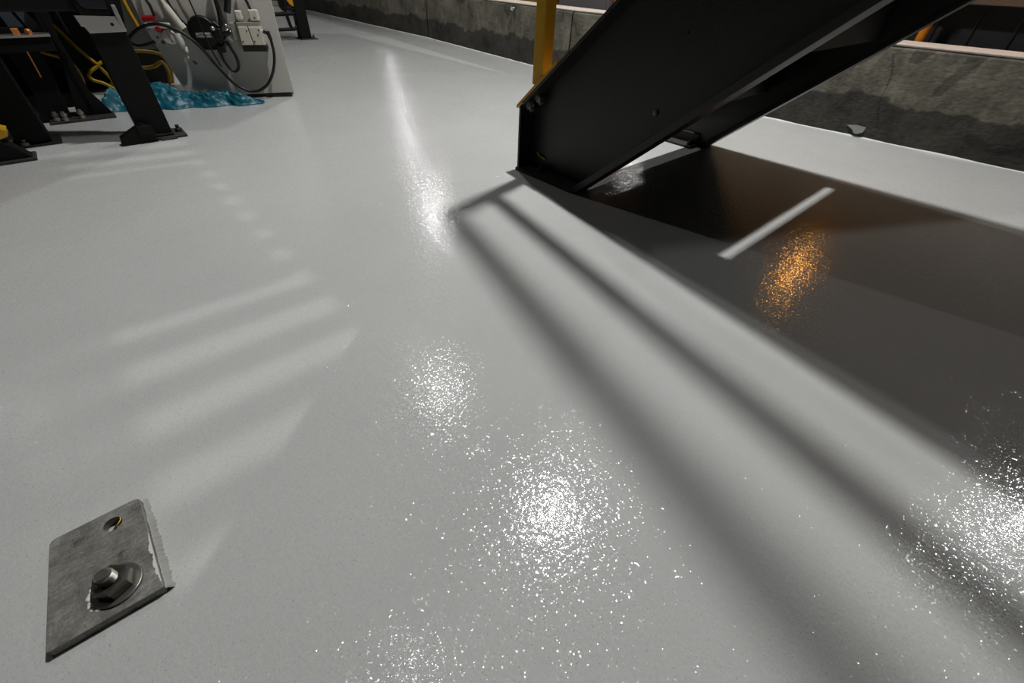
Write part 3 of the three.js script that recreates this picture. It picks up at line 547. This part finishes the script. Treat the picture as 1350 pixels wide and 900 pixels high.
// yellow hoses coiled on the floor behind the legs
function floorHose(label, pts, r) {
  const b = pts[0], t = thing('coiled_hose', label, 'hose', [b[0], 0, b[2]]);
  part('tube', tube(pts.map(p => [p[0] - b[0], p[1], p[2] - b[2]]), r, 120, 8), M.hoseYellow, t);
}
{
  floorHose('yellow hose arching under the set-back panel, highest of the coil', [[0.16, 0.012, -3.36], [0.19, 0.10, -3.34], [0.212, 0.165, -3.32], [0.262, 0.176, -3.3], [0.342, 0.170, -3.3], [0.395, 0.150, -3.3], [0.415, 0.09, -3.33], [0.40, 0.012, -3.36]], 0.0085);
  floorHose('yellow hose lying level below the arching one beside the grey panel', [[0.10, 0.012, -3.30], [0.14, 0.06, -3.27], [0.19, 0.112, -3.25], [0.236, 0.118, -3.25], [0.29, 0.108, -3.25], [0.335, 0.112, -3.24], [0.375, 0.130, -3.22], [0.392, 0.08, -3.28], [0.38, 0.012, -3.33]], 0.0085);
  floorHose('yellow hose bent in a tight loop directly left of the black post', [[0.21, 0.012, -3.14], [0.19, 0.10, -3.12], [0.138, 0.163, -3.1], [0.084, 0.141, -3.1], [0.050, 0.119, -3.1], [0.055, 0.096, -3.1], [0.09, 0.078, -3.09], [0.12, 0.05, -3.09], [0.15, 0.011, -3.10]], 0.0075);
  floorHose('straight yellow hose slanting down between the black legs', [[0.02, 0.30, -3.2], [0.055, 0.228, -3.12], [0.079, 0.187, -3.1], [0.1, 0.155, -3.1], [0.125, 0.09, -3.12], [0.14, 0.012, -3.16]], 0.0075);
  floorHose('thin yellow hose crossing behind the flared black legs', [[-0.16, 0.012, -3.14], [-0.12, 0.18, -3.1], [-0.085, 0.218, -3.1], [-0.054, 0.205, -3.1], [-0.016, 0.190, -3.1], [0.012, 0.165, -3.1], [0.02, 0.10, -3.12], [-0.01, 0.012, -3.16]], 0.006);
}

// ---------------------------------------------------------------- teal plastic sheet crumpled under the panel
{
  const t = thing('plastic_sheet', 'crumpled teal plastic sheet stuffed under the grey panel beside the black post', 'plastic sheet', [0.28, 0, -2.86], -0.35);
  const nx = 120, nz = 44, pos = [], idx = [], F = new Float32Array(256 * 256); for (const [n, a] of [[7, 1], [15, 0.8], [31, 0.5]]) addPerlin(F, 256, 256, n, n, a);
  for (let j = 0; j <= nz; j++) for (let i = 0; i <= nx; i++) {
    const u = i / nx, v = j / nz, f = F[Math.floor(v * 90) * 256 + Math.floor(u * 250)], f2 = F[(Math.floor(v * 90) + 120) * 256 + Math.floor(u * 250)];
    const fold = 1 - Math.min(1, Math.abs(f) * 3.2), crease = 1 - Math.min(1, Math.abs(f2) * 4);     // sharp ridges where the noise crosses zero
    const lump = 0.075 * Math.exp(-(((u - 0.06) / 0.07) ** 2)) + 0.080 * Math.exp(-(((u - 0.34) / 0.15) ** 2)) + 0.030 * Math.exp(-(((u - 0.72) / 0.22) ** 2)) + 0.008;
    const rimDrop = Math.min(1, 5 * Math.min(v, (1 - v), u * 2.5, (1 - u) * 2));
    const front = 0.085 - 0.02 * u + 0.010 * Math.sin(u * 31) + 0.012 * f2 * (1 - v);
    pos.push(-0.27 + 0.70 * u + 0.010 * f, Math.max(0.002, (lump * (0.75 + 0.35 * f) + 0.016 * fold + 0.010 * crease) * rimDrop), front - (0.20 - 0.12 * Math.max(0, (u - 0.5) / 0.5)) * v);
  }
  for (let j = 0; j < nz; j++) for (let i = 0; i < nx; i++) { const p = j * (nx + 1) + i; idx.push(p, p + 1, p + nx + 1, p + 1, p + nx + 2, p + nx + 1); }
  const g = new THREE.BufferGeometry(); g.setAttribute('position', new THREE.Float32BufferAttribute(pos, 3)); g.setIndex(idx); g.computeVertexNormals();
  part('sheet', g, M.teal, t);
}

// ---------------------------------------------------------------- black tube stand far back
{
  const t = thing('tube_stand', 'black post with bent tube guard standing far back beside the grey panel', 'stand', [1.776, 0, -4.95]);
  const post = part('post', bx(-0.048, 0.048, 0.008, 0.95, -0.045, 0.045, 0.004), M.blackFrame, t);
  part('base_plate', bx(-0.06, 0.10, 0, 0.009, -0.06, 0.06, 0.002), M.darkPlate, post);
  part('foot_gusset', slabZ([[-0.062, 0.009], [-0.045, 0.07], [-0.04, 0.009]], -0.02, 0.02), M.blackFrame, post);
  part('anchor_bolt', [hexNut(0.075, 0.009, 0.02, 0.022, 0.012, 0, 0), cyl([0.075, 0.02, 0.02], [0.075, 0.035, 0.02], 0.007, 0.007, 12)], M.zincDark, post);
  part('guard_tube', tube([[-0.62, 0.082, 0.02], [-0.14, 0.082, 0.02], [-0.085, 0.083, 0.02], [-0.052, 0.10, 0.02], [-0.036, 0.14, 0.02], [-0.034, 0.20, 0.02]], 0.014, 60, 12, 0.2), M.blackFrame, t);
  part('guard_tube', cyl([-0.62, 0.186, 0.02], [-0.02, 0.196, 0.02], 0.016, 0.016, 14), M.blackFrame, t);
  part('upright_tube', cyl([-0.108, 0.075, 0.02], [-0.125, 0.19, 0.02], 0.014, 0.014, 14), M.blackFrame, t);
  part('guard_tube', tube([[-0.02, 0.222, 0.02], [-0.07, 0.225, 0.02], [-0.125, 0.235, 0.02], [-0.15, 0.27, 0.02], [-0.148, 0.33, 0.02]], 0.013, 40, 10, 0.3), M.blackFrame, t);
  part('hook', tube([[-0.12, 0.215, 0.02], [-0.155, 0.235, 0.03], [-0.165, 0.27, 0.03], [-0.155, 0.30, 0.03]], 0.011, 24, 8), M.blackFrame, t);
  part('box', bx(-0.13, -0.03, 0.245, 0.42, -0.03, 0.03, 0.006), M.blackFrame, t);
  part('yellow_tag', slabZ([[-0.098, 0.36], [-0.05, 0.36], [-0.038, 0.262], [-0.055, 0.245], [-0.08, 0.262], [-0.098, 0.29]], 0.03, 0.042, 0.002), M.yellow, t, 'yellow tag');
}
// yellow threshold strip and white sill far behind it
{
  const t = thing('floor_sill', 'low white metal sill on the floor at the far end of the concrete wall', 'sill', [2.72, 0, -9.0], 0.05);
  part('sill', bx(-0.55, 0.22, 0, 0.06, -0.05, 0.05, 0.004), M.cream, t);
  const s = thing('floor_strip', 'short yellow strip lying on the floor beneath the black tube guard', 'strip', [1.52, 0, -4.98]);
  part('strip', bx(-0.16, 0.10, 0, 0.006, -0.02, 0.02, 0.002), M.yellow, s);
}

// ---------------------------------------------------------------- beyond the kerb wall
{
  const g = thing('slatted_guard', 'dark sheet-steel machine guard standing behind the low concrete wall', 'guard', [3.10, 0, 0]);
  part('sheet', bx(0, 0.006, 0, 2.174, -1.72, 0.62), M.guard, g);
  part('sheet', bx(0, 0.006, 0.80, 3.2, -4.6, -1.72), M.guard, g);  // unseen extension, added to keep flood lamp light off the far floor
  part('frame_post', bx(0.006, 0.046, 0, 3.2, -4.6, -4.56, 0.003), M.guard, g);
  part('sheet', bx(0, 0.006, 2.416, 3.2, -1.72, -0.42), M.guard, g);
  part('sheet', bx(0, 0.006, 2.174, 3.2, -0.421, 0.62), M.guard, g);  // unseen closing sheet, added to block the flood lamp
  part('rail', bx(-0.03, 0, 0.505, 0.60, -1.72, 0.62, 0.004), M.rustBeam, g, 'dull brown steel rail');
  for (const a of [-1.72, -0.42, 0.58]) part('frame_post', bx(0.006, 0.046, 0, 3.2, a, a + 0.04, 0.003), M.guard, g);
  for (let k = 0; k < 14; k++) part('slat', bx(0.0, 0.006, 2.174, 2.416, -1.605 + 0.0935 * k - 0.026, -1.605 + 0.0935 * k + 0.024), M.guard, g);
  part('added_blanking_plate', bx(0.006, 0.010, 2.198, 2.416, -1.47, -0.82), M.guard, g);  // unseen plate, added to shade the middle floor stripes
  part('cross_wire', bx(-0.004, 0.0, 2.362, 2.377, -1.72, -0.42), M.wire, g);
  part('cross_wire', bx(-0.004, 0.0, 2.386, 2.404, -1.72, -0.42), M.wire, g);
  for (let k = 0; k < 16; k++) part('upright_wire', cyl([-0.008, 0, -1.65 + 0.14 * k], [-0.008, 0.505, -1.65 + 0.14 * k], 0.0022, 0.0022, 6), M.wire, g);
  part('bottom_wire', cyl([-0.012, 0.355, -1.7], [-0.012, 0.355, 0.6], 0.002, 0.002, 6), M.wire, g);
}
{
  const b = thing('signal_post', 'slim yellow post behind the concrete wall carrying an amber signal light', 'signal post', [3.00, 0, -0.545]);
  part('post', cyl([0, 0, 0], [0, 0.80, 0], 0.019, 0.019, 18), M.orange, b);
  part('base_plate', bx(-0.05, 0.05, 0, 0.008, -0.05, 0.05, 0.002), M.orange, b);
  part('light_base', cyl([0, 0.79, 0], [0, 0.825, 0], 0.036, 0.036, 24), M.plasticBlack, b);
  const dome = part('amber_lens', lathe([[0.030, 0.825], [0.032, 0.86], [0.030, 0.89], [0.019, 0.912], [0.001, 0.918]], 24), M.amberGlow, b, 'glowing amber dome');
  dome.castShadow = false;
  const L = new THREE.PointLight(0xffb050, 0.08, 0, 2); L.position.set(0, 0.875, 0); L.name = 'amber_light'; L.castShadow = true; L.shadow.radius = 1.2; b.add(L);
}
{
  const t = thing('tan_crate', 'tan wooden crate partly seen above the concrete wall left of the yellow post', 'crate', [3.22, 0, -4.45]);
  for (let k = 0; k < 5; k++) part('board', bx(0, 0.02, 0.02 + 0.11 * k, 0.122 + 0.11 * k, 0, 1.42, 0.003), M.tan, t);
  for (const z of [0, 0.68, 1.36]) part('batten', bx(-0.018, 0, 0, 0.58, z, z + 0.06, 0.003), M.tan, t);
  part('box', bx(0.02, 0.5, 0, 0.56, 0, 1.42), M.tan, t);
  const c = thing('grey_cabinet', 'grey metal cabinet beyond the concrete wall just right of the yellow post', 'cabinet', [3.12, 0, -2.98]);
  part('cabinet', bx(0, 0.4, 0.03, 0.62, 0, 0.50, 0.006), M.greyBox, c);
  part('plinth', bx(0.02, 0.38, 0, 0.03, 0.02, 0.48), M.plasticBlack, c);
  part('door', bx(-0.012, 0, 0.06, 0.60, 0.02, 0.47, 0.003), M.greyBox, c);
  const o = thing('orange_machine', 'orange painted machine housing beyond the concrete wall beside the black stringer', 'machine', [3.14, 0, -2.47]);
  part('housing', bx(0, 0.45, 0.04, 0.60, 0, 0.70, 0.03), M.orange, o);
  part('base', bx(0.03, 0.42, 0, 0.05, 0.03, 0.67), M.plasticBlack, o);
  part('access_cover', bx(-0.01, 0.01, 0.14, 0.52, 0.10, 0.60, 0.006), M.orange, o);
}
// a scrap of pale paper at the foot of the wall, and a small wall eye
{
  const t = thing('paper_scrap', 'small torn pale scrap leaning against the foot of the concrete wall', 'scrap', [2.712, 0.014, -0.555], -0.02);
  const g = slabX([[-0.052, 0.036], [-0.005, 0.045], [0.052, 0.043], [0.048, 0.014], [0.022, 0.0], [0.005, 0.002], [-0.012, 0.018]], 0, 0.0015); g.rotateZ(-0.12); g.scale(1, 0.8, 0.78);
  part('scrap', g, M.paper, t);
  const e = thing('wall_eye', 'small pale screw eye on the concrete wall left of the yellow post', 'screw eye', [2.716, 0.337, -3.07]);
  part('eye', new THREE.TorusGeometry(0.013, 0.004, 8, 18, Math.PI * 1.2).rotateZ(Math.PI).rotateY(Math.PI / 2).translate(-0.002, 0, 0), M.cream, e);
  part('plate', cyl([0.02, 0, 0], [-0.004, 0, 0], 0.006, 0.006, 10), M.cream, e);
}

renderer.render(scene, camera);
